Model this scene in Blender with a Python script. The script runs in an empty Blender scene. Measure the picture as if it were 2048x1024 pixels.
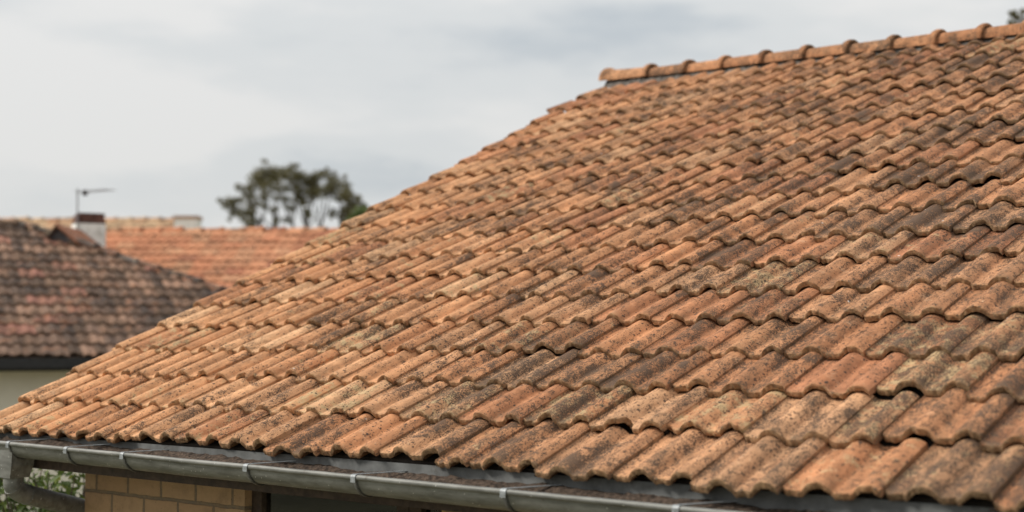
import bpy, math, random
import numpy as np
from mathutils import Vector, Matrix, noise as mnoise

random.seed(11)
rng = np.random.default_rng(11)
R = math.radians
scene = bpy.context.scene
COL = scene.collection

# ------------------------------------------------------------------ camera
TILE_GAUGE = 0.34                      # exposed length of one roof tile
ROOF_PITCH = R(24.9423)
CAM = Vector((7.6138, -4.2159, 0.4999))
YAW, PITCH = R(-40.432), R(3.4832)     # negative yaw: turned to the left
F_PX = 2863.33                         # focal length in pixels of a 2048 wide picture
cam_data = bpy.data.cameras.new('camera')
cam = bpy.data.objects.new('camera', cam_data)
COL.objects.link(cam)
cam.location = CAM
cam.rotation_euler = (R(90) + PITCH, 0, -YAW)
cam_data.sensor_width = 36.0
cam_data.lens = F_PX / 2048 * 36.0
cam_data.clip_start = 0.1
cam_data.clip_end = 3000
cam_data.dof.use_dof = True
cam_data.dof.focus_distance = 6.6
cam_data.dof.aperture_fstop = 1.4
cam_data.dof.aperture_blades = 9
scene.camera = cam

# ------------------------------------------------------------------ light
SUN_ELEV, SUN_AZ = R(40), R(230)       # set exactly from the sun lamp's direction below
world = bpy.data.worlds.new('World')
scene.world = world
world.use_nodes = True
wn, wl = world.node_tree.nodes, world.node_tree.links
wn.clear()


def mk(nodes, kind, **props):
    n = nodes.new(kind)
    for k, v in props.items():
        setattr(n, k, v)
    return n


w_out = mk(wn, 'ShaderNodeOutputWorld')
w_bg = mk(wn, 'ShaderNodeBackground')
w_sky = mk(wn, 'ShaderNodeTexSky', sky_type='NISHITA')
w_sky.sun_disc = False
w_sky.sun_elevation = SUN_ELEV
w_sky.sun_rotation = SUN_AZ
w_sky.air_density = 1.0
w_sky.dust_density = 2.0
tc = mk(wn, 'ShaderNodeTexCoord')
sep = mk(wn, 'ShaderNodeSeparateXYZ')
wl.new(tc.outputs['Generated'], sep.inputs[0])


def wmath(op, a, b=None, clamp=False):
    m = mk(wn, 'ShaderNodeMath', operation=op, use_clamp=clamp)
    for i, v in enumerate((a, b)):
        if v is None:
            continue
        if isinstance(v, (int, float)):
            m.inputs[i].default_value = v
        else:
            wl.new(v, m.inputs[i])
    return m.outputs[0]


def wnoise(vec, scale, detail, rough, off=(0, 0, 0), sc=(1, 1, 1)):
    mp = mk(wn, 'ShaderNodeMapping')
    mp.inputs['Location'].default_value = off
    mp.inputs['Scale'].default_value = sc
    wl.new(vec, mp.inputs[0])
    n = mk(wn, 'ShaderNodeTexNoise')
    n.inputs['Scale'].default_value = scale
    n.inputs['Detail'].default_value = detail
    n.inputs['Roughness'].default_value = rough
    wl.new(mp.outputs[0], n.inputs['Vector'])
    return n.outputs['Fac']


# layered overcast: broad flat cloud banks, stretched along the horizon
c1 = wnoise(tc.outputs['Generated'], 2.3, 5, 0.5, (2.9, 1.4, 0.9), (1, 1, 4.6))
c2 = wnoise(tc.outputs['Generated'], 6.0, 6, 0.55, (3.1, 1.2, 0.6), (1, 1, 3.0))
band = wmath('SINE', wmath('ADD', wmath('MULTIPLY', sep.outputs[2], 78.0), wmath('MULTIPLY', c1, 17.0)))
cl = wmath('ADD', wmath('MULTIPLY', c1, 0.66), wmath('MULTIPLY', c2, 0.34))
cl = wmath('ADD', cl, wmath('MULTIPLY', band, 0.022))
ramp = mk(wn, 'ShaderNodeValToRGB')
wl.new(cl, ramp.inputs[0])
ramp.color_ramp.interpolation = 'EASE'
e = ramp.color_ramp.elements
e[0].position, e[0].color = 0.36, (0.51, 0.55, 0.58, 1)
e[1].position, e[1].color = 0.57, (0.765, 0.76, 0.745, 1)
m_ = e.new(0.47)
m_.color = (0.675, 0.69, 0.69, 1)
# an overcast vault is brighter towards the zenith
zen = wmath('ADD', wmath('MULTIPLY', wmath('POWER', wmath('MAXIMUM', sep.outputs[2], 0.0), 1.2), 0.62), 0.85)
vm = mk(wn, 'ShaderNodeVectorMath', operation='SCALE')
wl.new(ramp.outputs[0], vm.inputs[0])
wl.new(zen, vm.inputs['Scale'])
vs = mk(wn, 'ShaderNodeVectorMath', operation='SCALE')
wl.new(w_sky.outputs[0], vs.inputs[0])
vs.inputs['Scale'].default_value = 0.10
mixw = mk(wn, 'ShaderNodeMix', data_type='RGBA')
mixw.inputs['Factor'].default_value = 0.93
wl.new(vs.outputs[0], mixw.inputs['A'])
wl.new(vm.outputs[0], mixw.inputs['B'])
wl.new(mixw.outputs['Result'], w_bg.inputs['Color'])
w_bg.inputs['Strength'].default_value = 1.0
wl.new(w_bg.outputs[0], w_out.inputs['Surface'])

sun_data = bpy.data.lights.new('sun', 'SUN')
sun_data.energy = 3.2
sun_data.angle = R(12)
sun_data.color = (1.0, 0.95, 0.87)
sun = bpy.data.objects.new('sun', sun_data)
COL.objects.link(sun)
# light comes from up left of the camera, a little behind the roof's eave
sun_dir = Vector((-0.74, -0.58, 0.80)).normalized()      # towards the sun
sun.rotation_euler = sun_dir.to_track_quat('Z', 'Y').to_euler()
w_sky.sun_elevation = math.asin(sun_dir.z)
w_sky.sun_rotation = math.atan2(sun_dir.x, sun_dir.y)

scene.view_settings.view_transform = 'Standard'
scene.view_settings.look = 'None'
scene.view_settings.exposure = 0.20
scene.view_settings.gamma = 1.0
scene.render.engine = 'CYCLES'
scene.cycles.max_bounces = 6

# ------------------------------------------------------------------ helpers
CR = np.array((math.cos(-YAW), math.sin(-YAW), 0.0))            # camera's right, horizontal
CF = np.array((-math.sin(-YAW), math.cos(-YAW), 0.0))           # camera's heading, horizontal
CAMN = np.array(CAM)


def at(px, py, depth):
    """Point of the place seen at a pixel of the 2048 x 1024 photograph, at a distance in metres."""
    f_ = CF * math.cos(PITCH) + np.array((0, 0, math.sin(PITCH)))
    u_ = np.array((0, 0, math.cos(PITCH))) - CF * math.sin(PITCH)
    return CAMN + depth * (f_ + CR * (px - 1024) / F_PX + u_ * (512 - py) / F_PX)


def to_px(P):
    d = np.asarray(P) - CAMN
    f_ = CF * math.cos(PITCH) + np.array((0, 0, math.sin(PITCH)))
    u_ = np.array((0, 0, math.cos(PITCH))) - CF * math.sin(PITCH)
    z = d @ f_
    return 1024 + F_PX * (d @ CR) / z, 512 - F_PX * (d @ u_) / z, z


class MB:
    """Collects vertices and faces (with material slots and per-vertex attributes) for one mesh."""

    def __init__(self):
        self.v, self.f, self.m, self.s = [], [], [], []
        self.attr = {}
        self.n = 0

    def add(self, verts, faces, mat=0, smooth=False, **attrs):
        verts = np.asarray(verts, float).reshape(-1, 3)
        k = len(verts)
        for name in set(list(attrs) + list(self.attr)):
            if name not in self.attr:
                d = np.asarray(attrs[name], float)
                w = d.shape[-1] if d.ndim and d.size > 1 and d.shape[-1] in (3, 4) and d.ndim <= 2 and (d.ndim == 2 or d.size in (3, 4)) else 1
                self.attr[name] = [w, [np.zeros((self.n, w))]]
            w = self.attr[name][0]
            val = attrs.get(name, 0.0)
            val = np.asarray(val, float)
            if w == 1:
                val = np.broadcast_to(val.reshape(-1, 1) if val.size > 1 else val.reshape(1, 1), (k, 1))
            else:
                val = np.broadcast_to(val if val.size > 1 else np.zeros(w), (k, w))
            self.attr[name][1].append(np.array(val))
        self.v.append(verts)
        o = self.n
        for f in faces:
            self.f.append(tuple(int(i) + o for i in f))
        self.m += [mat] * len(faces)
        self.s += [smooth] * len(faces)
        self.n += k
        return self

    def box(self, lo, hi, mat=0, frame=None):
        x0, y0, z0 = lo
        x1, y1, z1 = hi
        v = np.array([(x0, y0, z0), (x1, y0, z0), (x1, y1, z0), (x0, y1, z0), (x0, y0, z1), (x1, y0, z1), (x1, y1, z1), (x0, y1, z1)], float)
        if frame is not None:
            o, a, b, c = frame
            v = o + v[:, :1] * a + v[:, 1:2] * b + v[:, 2:3] * c
        return self.add(v, [(0, 3, 2, 1), (4, 5, 6, 7), (0, 1, 5, 4), (1, 2, 6, 5), (2, 3, 7, 6), (3, 0, 4, 7)], mat)

    def tube(self, pts, rad, seg=12, mat=0, cap=True, arc=None, smooth=True):
        pts = [np.asarray(p, float) for p in pts]
        n = len(pts)
        rad = [rad] * n if isinstance(rad, (int, float)) else rad
        rings = []
        up = np.array((0.13, 0.21, 0.97))
        pt = None
        for i in range(n):
            t = pts[min(i + 1, n - 1)] - pts[max(i - 1, 0)]
            t /= np.linalg.norm(t) + 1e-12
            if pt is None:
                a = np.cross(t, up)
                if np.linalg.norm(a) < .2:
                    a = np.cross(t, np.array((1., 0, 0)))
            else:
                a = a - t * (a @ t)
            a /= np.linalg.norm(a)
            b = np.cross(t, a)
            pt = t
            ang = np.linspace(0, 2 * math.pi, seg, endpoint=False)
            rings.append(pts[i] + rad[i] * (np.cos(ang)[:, None] * a + np.sin(ang)[:, None] * b))
        faces = []
        for i in range(n - 1):
            for j in range(seg):
                faces.append((i * seg + j, i * seg + (j + 1) % seg, (i + 1) * seg + (j + 1) % seg, (i + 1) * seg + j))
        self.add(np.concatenate(rings), faces, mat, smooth)
        if cap:
            self.add(rings[0], [tuple(range(seg))], mat)
            self.add(rings[-1], [tuple(range(seg))[::-1]], mat)
        return self

    def build(self, name, mats, parent=None, origin=None, kind=None):
        V = np.concatenate(self.v)
        o = np.zeros(3) if origin is None else np.asarray(origin, float)
        me = bpy.data.meshes.new(name)
        me.from_pydata((V - o).tolist(), [], self.f)
        mats = mats if isinstance(mats, (list, tuple)) else [mats]
        for m in mats:
            me.materials.append(m)
        me.polygons.foreach_set('material_index', self.m)
        me.polygons.foreach_set('use_smooth', self.s)
        for k, (w, arrs) in self.attr.items():
            a = np.concatenate(arrs)
            if w == 1:
                at_ = me.attributes.new(k, 'FLOAT', 'POINT')
                at_.data.foreach_set('value', a.ravel())
            else:
                at_ = me.attributes.new(k, 'FLOAT_COLOR', 'POINT')
                if w == 3:
                    a = np.concatenate([a, np.ones((len(a), 1))], 1)
                at_.data.foreach_set('color', a.ravel())
        me.update()
        ob = bpy.data.objects.new(name, me)
        COL.objects.link(ob)
        ob.location = o
        if parent is not None:
            attach(ob, parent)
        if kind:
            ob['kind'] = kind
        return ob


WORLD_AT = {}


def attach(ob, parent):
    WORLD_AT[ob.name] = np.array(ob.location)
    ob.parent = parent
    ob.matrix_parent_inverse = Matrix.Translation(-Vector(WORLD_AT.get(parent.name, np.array(parent.location))))


def thing(name, loc, label, cat, group=None):
    o = bpy.data.objects.new(name, None)
    COL.objects.link(o)
    o.location = loc
    o.empty_display_size = 0.3
    WORLD_AT[o.name] = np.array(loc, float)
    o['label'] = label
    o['category'] = cat
    if group:
        o['group'] = group
    return o


# ------------------------------------------------------------------ materials
class NT:
    def __init__(self, name):
        self.mat = bpy.data.materials.new(name)
        self.mat.use_nodes = True
        self.t = self.mat.node_tree
        self.n = self.t.nodes
        self.l = self.t.links
        self.bsdf = self.n['Principled BSDF']

    def put(self, v, sock):
        if v is None:
            return
        if hasattr(v, 'is_linked') or isinstance(v, bpy.types.NodeSocket):
            self.l.new(v, sock)
        elif isinstance(v, (tuple, list)) and len(v) == 3 and sock.type == 'RGBA':
            sock.default_value = (*v, 1)
        else:
            sock.default_value = v

    def math(self, op, a, b=None, c=None, clamp=False):
        m = mk(self.n, 'ShaderNodeMath', operation=op, use_clamp=clamp)
        for i, v in enumerate((a, b, c)):
            self.put(v, m.inputs[i])
        return m.outputs[0]

    def mix(self, fac, a, b, blend='MIX'):
        m = mk(self.n, 'ShaderNodeMix', data_type='RGBA', blend_type=blend)
        self.put(fac, m.inputs['Factor'])
        self.put(a, m.inputs['A'])
        self.put(b, m.inputs['B'])
        return m.outputs['Result']

    def step(self, v, lo, hi):
        m = mk(self.n, 'ShaderNodeMapRange', interpolation_type='SMOOTHSTEP')
        self.put(v, m.inputs['Value'])
        self.put(lo, m.inputs['From Min'])
        self.put(hi, m.inputs['From Max'])
        return m.outputs[0]

    def noise(self, vec, scale, detail=4, rough=.55, dist=0.0):
        n = mk(self.n, 'ShaderNodeTexNoise')
        self.put(vec, n.inputs['Vector'])
        n.inputs['Scale'].default_value = scale
        n.inputs['Detail'].default_value = detail
        n.inputs['Roughness'].default_value = rough
        n.inputs['Distortion'].default_value = dist
        return n.outputs['Fac']

    def voronoi(self, vec, scale, rand=1.0, out='Distance'):
        n = mk(self.n, 'ShaderNodeTexVoronoi')
        self.put(vec, n.inputs['Vector'])
        n.inputs['Scale'].default_value = scale
        n.inputs['Randomness'].default_value = rand
        return n.outputs[out]

    def mapping(self, vec, loc=(0, 0, 0), rot=(0, 0, 0), sc=(1, 1, 1)):
        m = mk(self.n, 'ShaderNodeMapping')
        self.put(vec, m.inputs[0])
        m.inputs['Location'].default_value = loc
        m.inputs['Rotation'].default_value = rot
        m.inputs['Scale'].default_value = sc
        return m.outputs[0]

    def attr(self, name, out='Fac'):
        a = mk(self.n, 'ShaderNodeAttribute')
        a.attribute_name = name
        return a.outputs[out]

    def pos(self):
        return mk(self.n, 'ShaderNodeNewGeometry').outputs['Position']

    def bump(self, h, strength=.5, dist=.01):
        b = mk(self.n, 'ShaderNodeBump')
        b.inputs['Strength'].default_value = strength
        b.inputs['Distance'].default_value = dist
        self.put(h, b.inputs['Height'])
        self.l.new(b.outputs[0], self.bsdf.inputs['Normal'])

    def finish(self, color, rough=.8, metal=0.0, spec=.3):
        self.put(color, self.bsdf.inputs['Base Color'])
        self.put(rough, self.bsdf.inputs['Roughness'])
        self.put(metal, self.bsdf.inputs['Metallic'])
        self.bsdf.inputs['Specular IOR Level'].default_value = spec
        return self.mat


def terracotta(name, rot_x=ROOF_PITCH, fine=True):
    """Old fired clay: own tint per tile, weather streaks, black lichen crusts and spots, pale lichen, dirty lips."""
    m = NT(name)
    p = m.pos()
    q = m.mapping(p, rot=(-rot_x, 0, 0))
    st = m.mapping(q, sc=(1, .22, 1))
    seed = m.attr('seed')
    wear = m.attr('wear')
    pale = m.attr('pale')
    lip = m.attr('lip')
    tint = m.attr('tint', 'Color')
    comb = mk(m.n, 'ShaderNodeCombineXYZ')
    m.put(m.math('MULTIPLY', seed, 37.0), comb.inputs[2])
    m.put(m.math('MULTIPLY', seed, 13.0), comb.inputs[0])

    def shift(v):
        a = mk(m.n, 'ShaderNodeVectorMath', operation='ADD')
        m.put(v, a.inputs[0])
        m.put(comb.outputs[0], a.inputs[1])
        return a.outputs[0]
    qs, sts = shift(q), shift(st)
    streak = m.noise(sts, 16, 5, .6)
    mott = m.noise(qs, 26, 6, .65)
    grain = m.noise(qs, 170, 3, .6)
    v = m.math('ADD', m.math('MULTIPLY', streak, 1.45), m.math('MULTIPLY', mott, 1.05))
    k = m.math('MAXIMUM', m.math('ADD', -.22, v), .25)
    k = m.math('MULTIPLY', k, m.math('ADD', .84, m.math('MULTIPLY', grain, .32)))
    cs = mk(m.n, 'ShaderNodeVectorMath', operation='SCALE')
    m.put(tint, cs.inputs[0])
    m.put(k, cs.inputs['Scale'])
    col = cs.outputs[0]
    # raw redder clay where the skin has worn, paler bloom elsewhere
    col = m.mix(m.math('MULTIPLY', m.step(m.noise(sts, 7, 5, .6), .52, .72), .55), col, (.40, .165, .075))
    col = m.mix(m.math('MULTIPLY', m.step(m.noise(qs, 11, 6, .7), .56, .74), .45), col, (.60, .40, .25))
    # ochre-green pale lichen
    pl = m.step(m.math('ADD', m.noise(qs, 17, 8, .76), m.math('MULTIPLY', pale, .30)), .69, .83)
    col = m.mix(m.math('MULTIPLY', pl, .68), col, (.47, .375, .205))
    # brown grime that gathers in streaks
    gr = m.step(m.math('ADD', m.noise(sts, 9, 7, .72), m.math('MULTIPLY', wear, .17)), .55, .75)
    gr = m.math('MULTIPLY', gr, m.step(m.math('ADD', mott, m.math('MULTIPLY', grain, .5)), .55, .95))
    col = m.mix(m.math('MULTIPLY', gr, .80), col, (.115, .070, .042))
    # black lichen crusts (broken up by a fine noise); they run on across the joints between tiles
    big = m.noise(m.mapping(q, sc=(1, .6, 1)), 3.1, 3, .6)
    mid = m.math('ADD', m.math('MULTIPLY', m.math('SUBTRACT', big, .5), .50), m.math('MULTIPLY', wear, .13))
    fine_ = m.math('MULTIPLY', m.math('SUBTRACT', grain, .5), .75)
    crust = m.math('ADD', m.math('ADD', m.noise(m.mapping(q, sc=(1, .5, 1)), 14, 9, .76), mid), fine_)
    bl = m.step(crust, .635, .675)
    pep = m.math('ADD', m.math('ADD', m.noise(m.mapping(q, sc=(1, .7, 1)), 48, 5, .7), m.math('MULTIPLY', mid, .8)), m.math('MULTIPLY', fine_, .5))
    bl = m.math('MAXIMUM', bl, m.math('MULTIPLY', m.step(pep, .635, .67), .9))
    col = m.mix(m.math('MULTIPLY', bl, .90), col, (.040, .034, .030))
    # crumbs of pale crust in the same patches
    pc = m.math('ADD', m.noise(q, 55, 6, .75), m.math('MULTIPLY', m.math('SUBTRACT', mott, .5), .6))
    col = m.mix(m.math('MULTIPLY', m.step(pc, .66, .72), .6), col, (.62, .46, .29))
    # wider thin film of dark lichen around the crusts
    fl = m.step(crust, .52, .70)
    col = m.mix(m.math('MULTIPLY', fl, .45), col, (.17, .10, .06))
    # hairline cracks and flaking that run down the tile
    cr1 = m.noise(m.mapping(qs, sc=(1, .07, 1)), 34, 4, .6, .6)
    crk = m.math('ABSOLUTE', m.math('SUBTRACT', cr1, .5))
    crk = m.math('MULTIPLY', m.step(crk, .012, .004), m.step(m.noise(qs, 6, 3, .6), .50, .60))
    col = m.mix(m.math('MULTIPLY', crk, .75), col, (.07, .042, .028))
    # scattered round spots
    gate = m.math('ADD', m.noise(qs, 8, 3, .6), m.math('MULTIPLY', wear, .25))
    wob = m.math('MULTIPLY', m.noise(qs, 60, 2, .5), .26)
    d1 = m.math('ADD', m.voronoi(qs, 62), wob)
    sp = m.math('MULTIPLY', m.step(d1, .36, .28), m.step(gate, .48, .56))
    d2 = m.math('ADD', m.voronoi(qs, 25), wob)
    sp2 = m.math('MULTIPLY', m.step(d2, .30, .24), m.step(gate, .40, .5))
    spots = m.math('MAXIMUM', sp, sp2)
    col = m.mix(m.math('MULTIPLY', spots, .85), col, (.050, .040, .034))
    # a few white droppings
    dw = m.math('ADD', m.voronoi(qs, 5.5), m.math('MULTIPLY', wob, .2))
    col = m.mix(m.step(dw, .065, .045), col, (.66, .63, .58))
    # dirt and moss sit on the broken lower lips
    lf = m.math('MULTIPLY', lip, m.step(m.math('ADD', m.noise(qs, 22, 5, .7), m.math('MULTIPLY', wear, .2)), .36, .58))
    col = m.mix(m.math('MULTIPLY', lf, .66), col, m.mix(m.step(m.noise(qs, 85, 5, .75), .35, .65), (.17, .10, .055), (.38, .26, .14)))
    # near-black colour on the rebates in the side laps
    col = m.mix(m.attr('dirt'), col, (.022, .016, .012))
    h = m.math('ADD', m.math('MULTIPLY', grain, .35), m.math('MULTIPLY', mott, .6))
    h = m.math('ADD', h, m.math('MULTIPLY', m.math('MAXIMUM', bl, spots), .35))
    h = m.math('ADD', h, m.math('MULTIPLY', m.noise(qs, 420, 2, .6), .12))
    m.bump(h, .95, .008)
    return m.finish(col, .92, 0, .22)


def simple(name, color, rough=.8, metal=0, scale=12, amount=.3, bump=.2, spec=.3, dark=None, detail=6):
    m = NT(name)
    p = m.pos()
    n = m.noise(p, scale, detail, .6)
    k = m.step(n, .3, .7)
    a = tuple(c * (1 - amount) for c in color)
    b = tuple(min(1, c * (1 + amount)) for c in color)
    col = m.mix(k, a, b)
    if dark:
        col = m.mix(m.math('MULTIPLY', m.step(m.noise(p, scale * .45, 7, .7), .54, .70), .8), col, dark)
    if bump:
        m.bump(m.noise(p, scale * 3, 4, .6), bump, .01)
    return m.finish(col, rough, metal, spec)


M_TILE = terracotta('terracotta')
M_TILE_FAR = terracotta('far_terracotta')
M_DECK = simple('roof_underlay', (.05, .04, .033), .95, amount=.4)
M_WOOD = simple('dark_stained_wood', (.055, .036, .026), .7, scale=20, amount=.35)
M_MORTAR = simple('ridge_mortar', (.12, .105, .092), .95, scale=34, amount=.7, bump=1.0, dark=(.022, .02, .018))
M_DIRT = simple('gutter_dirt', (.072, .050, .036), 1.0, scale=55, amount=.7, bump=1.0, dark=(.02, .015, .012))
M_WHITE_WALL = simple('cream_render', (.70, .665, .57), .9, scale=1.2, amount=.07, bump=.05)
M_CHIM = simple('white_limewash', (.84, .82, .77), .9, scale=5, amount=.1, bump=.1, dark=(.42, .40, .34))
M_CHIM_CAP = simple('chimney_brick', (.115, .055, .042), .9, scale=14, amount=.5, bump=.3)
M_BLACK = simple('black_gutter_paint', (.022, .023, .025), .5, amount=.2)
M_STEEL = simple('antenna_metal', (.27, .275, .28), .5, .4, amount=.1, bump=0)
M_CURTAIN_LIGHT = simple('net_curtain', (.72, .70, .58), .9, scale=4, amount=.2)
M_OCHRE = simple('ochre_painted_shutter', (.50, .33, .14), .8, scale=8, amount=.12, dark=(.38, .25, .11))


def zinc_material():
    m = NT('weathered_zinc')
    p = m.pos()
    st = m.mapping(p, sc=(.25, 1, 1))
    n = m.noise(st, 24, 6, .65)
    col = m.mix(m.step(n, .3, .7), (.115, .115, .104), (.225, .225, .208))
    col = m.mix(m.math('MULTIPLY', m.step(m.noise(p, 30, 8, .78), .56, .70), .8), col, (.085, .075, .06))
    col = m.mix(m.step(m.voronoi(p, 30), .10, .06), col, (.55, .54, .5))
    m.bump(m.noise(p, 60, 4, .6), .12, .004)
    return m.finish(col, m.math('ADD', .46, m.math('MULTIPLY', n, .3)), .35, .4)


M_ZINC = zinc_material()
M_ZINC_DIRTY = simple('stained_zinc', (.125, .128, .125), .7, .2, scale=7, amount=.35, dark=(.04, .031, .024))
M_STRAP = simple('dark_zinc_strap', (.085, .085, .08), .6, .3, scale=40, amount=.4)
M_CLIP = simple('bright_zinc_clip', (.25, .265, .27), .5, .4, scale=60, amount=.25)


def block_material():
    m = NT('buff_block_wall')
    p = m.pos()
    s = mk(m.n, 'ShaderNodeSeparateXYZ')
    m.put(p, s.inputs[0])
    c = mk(m.n, 'ShaderNodeCombineXYZ')
    m.put(m.math('ADD', m.math('ADD', s.outputs[0], s.outputs[1]), 9.83), c.inputs[0])
    m.put(m.math('ADD', s.outputs[2], 10.0 + .157), c.inputs[1])
    wob = mk(m.n, 'ShaderNodeTexNoise')
    wob.inputs['Scale'].default_value = 14
    m.put(p, wob.inputs['Vector'])
    wv = mk(m.n, 'ShaderNodeVectorMath', operation='MULTIPLY_ADD')
    m.put(wob.outputs['Color'], wv.inputs[0])
    wv.inputs[1].default_value = (.012, .012, 0)
    m.put(c.outputs[0], wv.inputs[2])
    b = mk(m.n, 'ShaderNodeTexBrick')
    m.put(wv.outputs[0], b.inputs['Vector'])
    b.inputs['Scale'].default_value = 1.0
    b.inputs['Brick Width'].default_value = .298
    b.inputs['Row Height'].default_value = .205
    b.inputs['Mortar Size'].default_value = .010
    b.inputs['Mortar Smooth'].default_value = .25
    b.inputs['Bias'].default_value = -.1
    b.inputs['Color1'].default_value = (.40, .25, .145, 1)
    b.inputs['Color2'].default_value = (.47, .315, .185, 1)
    b.inputs['Mortar'].default_value = (.17, .135, .10, 1)
    n = m.noise(p, 30, 6, .7)
    col = m.mix(m.step(n, .35, .7), b.outputs['Color'], m.mix(.5, b.outputs['Color'], (.33, .22, .125)))
    col = m.mix(m.step(m.math('ADD', m.voronoi(p, 40), m.math('MULTIPLY', n, .1)), .17, .12), col, (.12, .08, .055))
    col = m.mix(m.math('MULTIPLY', m.step(m.noise(p, 5, 6, .7), .48, .68), .5), col, (.20, .13, .08))
    h = m.math('ADD', m.math('MULTIPLY', b.outputs['Fac'], -1.0), m.math('MULTIPLY', n, .35))
    m.bump(h, .9, .008)
    return m.finish(col, .92, 0, .2)


M_BLOCK = block_material()


def glass_material():
    m = NT('window_glass')
    return m.finish((.028, .028, .024), .08, 0, .5)


M_GLASS = glass_material()


def leaf_material(name, a, b, c):
    m = NT(name)
    r = m.attr('rnd')
    col = m.mix(m.step(r, 0, .6), a, b)
    col = m.mix(m.step(r, .7, 1), col, c)
    m.bsdf.inputs['Transmission Weight'].default_value = 0
    m.finish(col, .65, 0, .3)
    tr = mk(m.n, 'ShaderNodeBsdfTranslucent')
    m.put(col, tr.inputs[0])
    mx = mk(m.n, 'ShaderNodeMixShader')
    mx.inputs[0].default_value = .3
    out = m.n['Material Output']
    m.l.new(m.bsdf.outputs[0], mx.inputs[1])
    m.l.new(tr.outputs[0], mx.inputs[2])
    m.l.new(mx.outputs[0], out.inputs[0])
    return m.mat


M_LEAF = leaf_material('tree_foliage', (.105, .095, .042), (.145, .13, .058), (.19, .165, .08))
M_LEAF_FRESH = leaf_material('shrub_foliage', (.035, .06, .014), (.08, .12, .026), (.19, .23, .05))
M_BARK = simple('bark', (.075, .058, .045), .95, scale=8, amount=.4, bump=.6)
M_GROUND = simple('dry_grass_ground', (.17, .165, .10), 1.0, scale=.5, amount=.4, bump=.4, dark=(.12, .10, .07))

# ------------------------------------------------------------------ the ground
GROUND_Z = -2.75
g = MB()
S = 1500
g.add([(-S, -S, GROUND_Z), (S, -S, GROUND_Z), (S, S, GROUND_Z), (-S, S, GROUND_Z)], [(0, 1, 2, 3)])
g.build('ground', M_GROUND, kind='structure')

# ------------------------------------------------------------------ roof tiles
PITCH_W = 0.17582          # from one roll to the next
ROLL_HW = 0.315 * PITCH_W
ROLL_H = 0.037
THICK = 0.025
PX = np.array((1.0, 0, 0))

PALETTE = [((.555, .285, .140), 32), ((.52, .245, .115), 26), ((.60, .335, .175), 22), ((.62, .385, .215), 10),
           ((.455, .200, .097), 12), ((.39, .165, .085), 4)]
PAL_C = np.array([c for c, w in PALETTE])
PAL_W = np.array([w for c, w in PALETTE], float)
PAL_W /= PAL_W.sum()


def roll_height(x, centres):
    z = np.zeros_like(x)
    for c in centres:
        d = np.abs(x - c) / ROLL_HW
        z = np.maximum(z, np.where(d < 1, ROLL_H * (0.5 + 0.5 * np.cos(np.pi * np.clip(d, 0, 1))) ** .34, 0))
    return z


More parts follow.
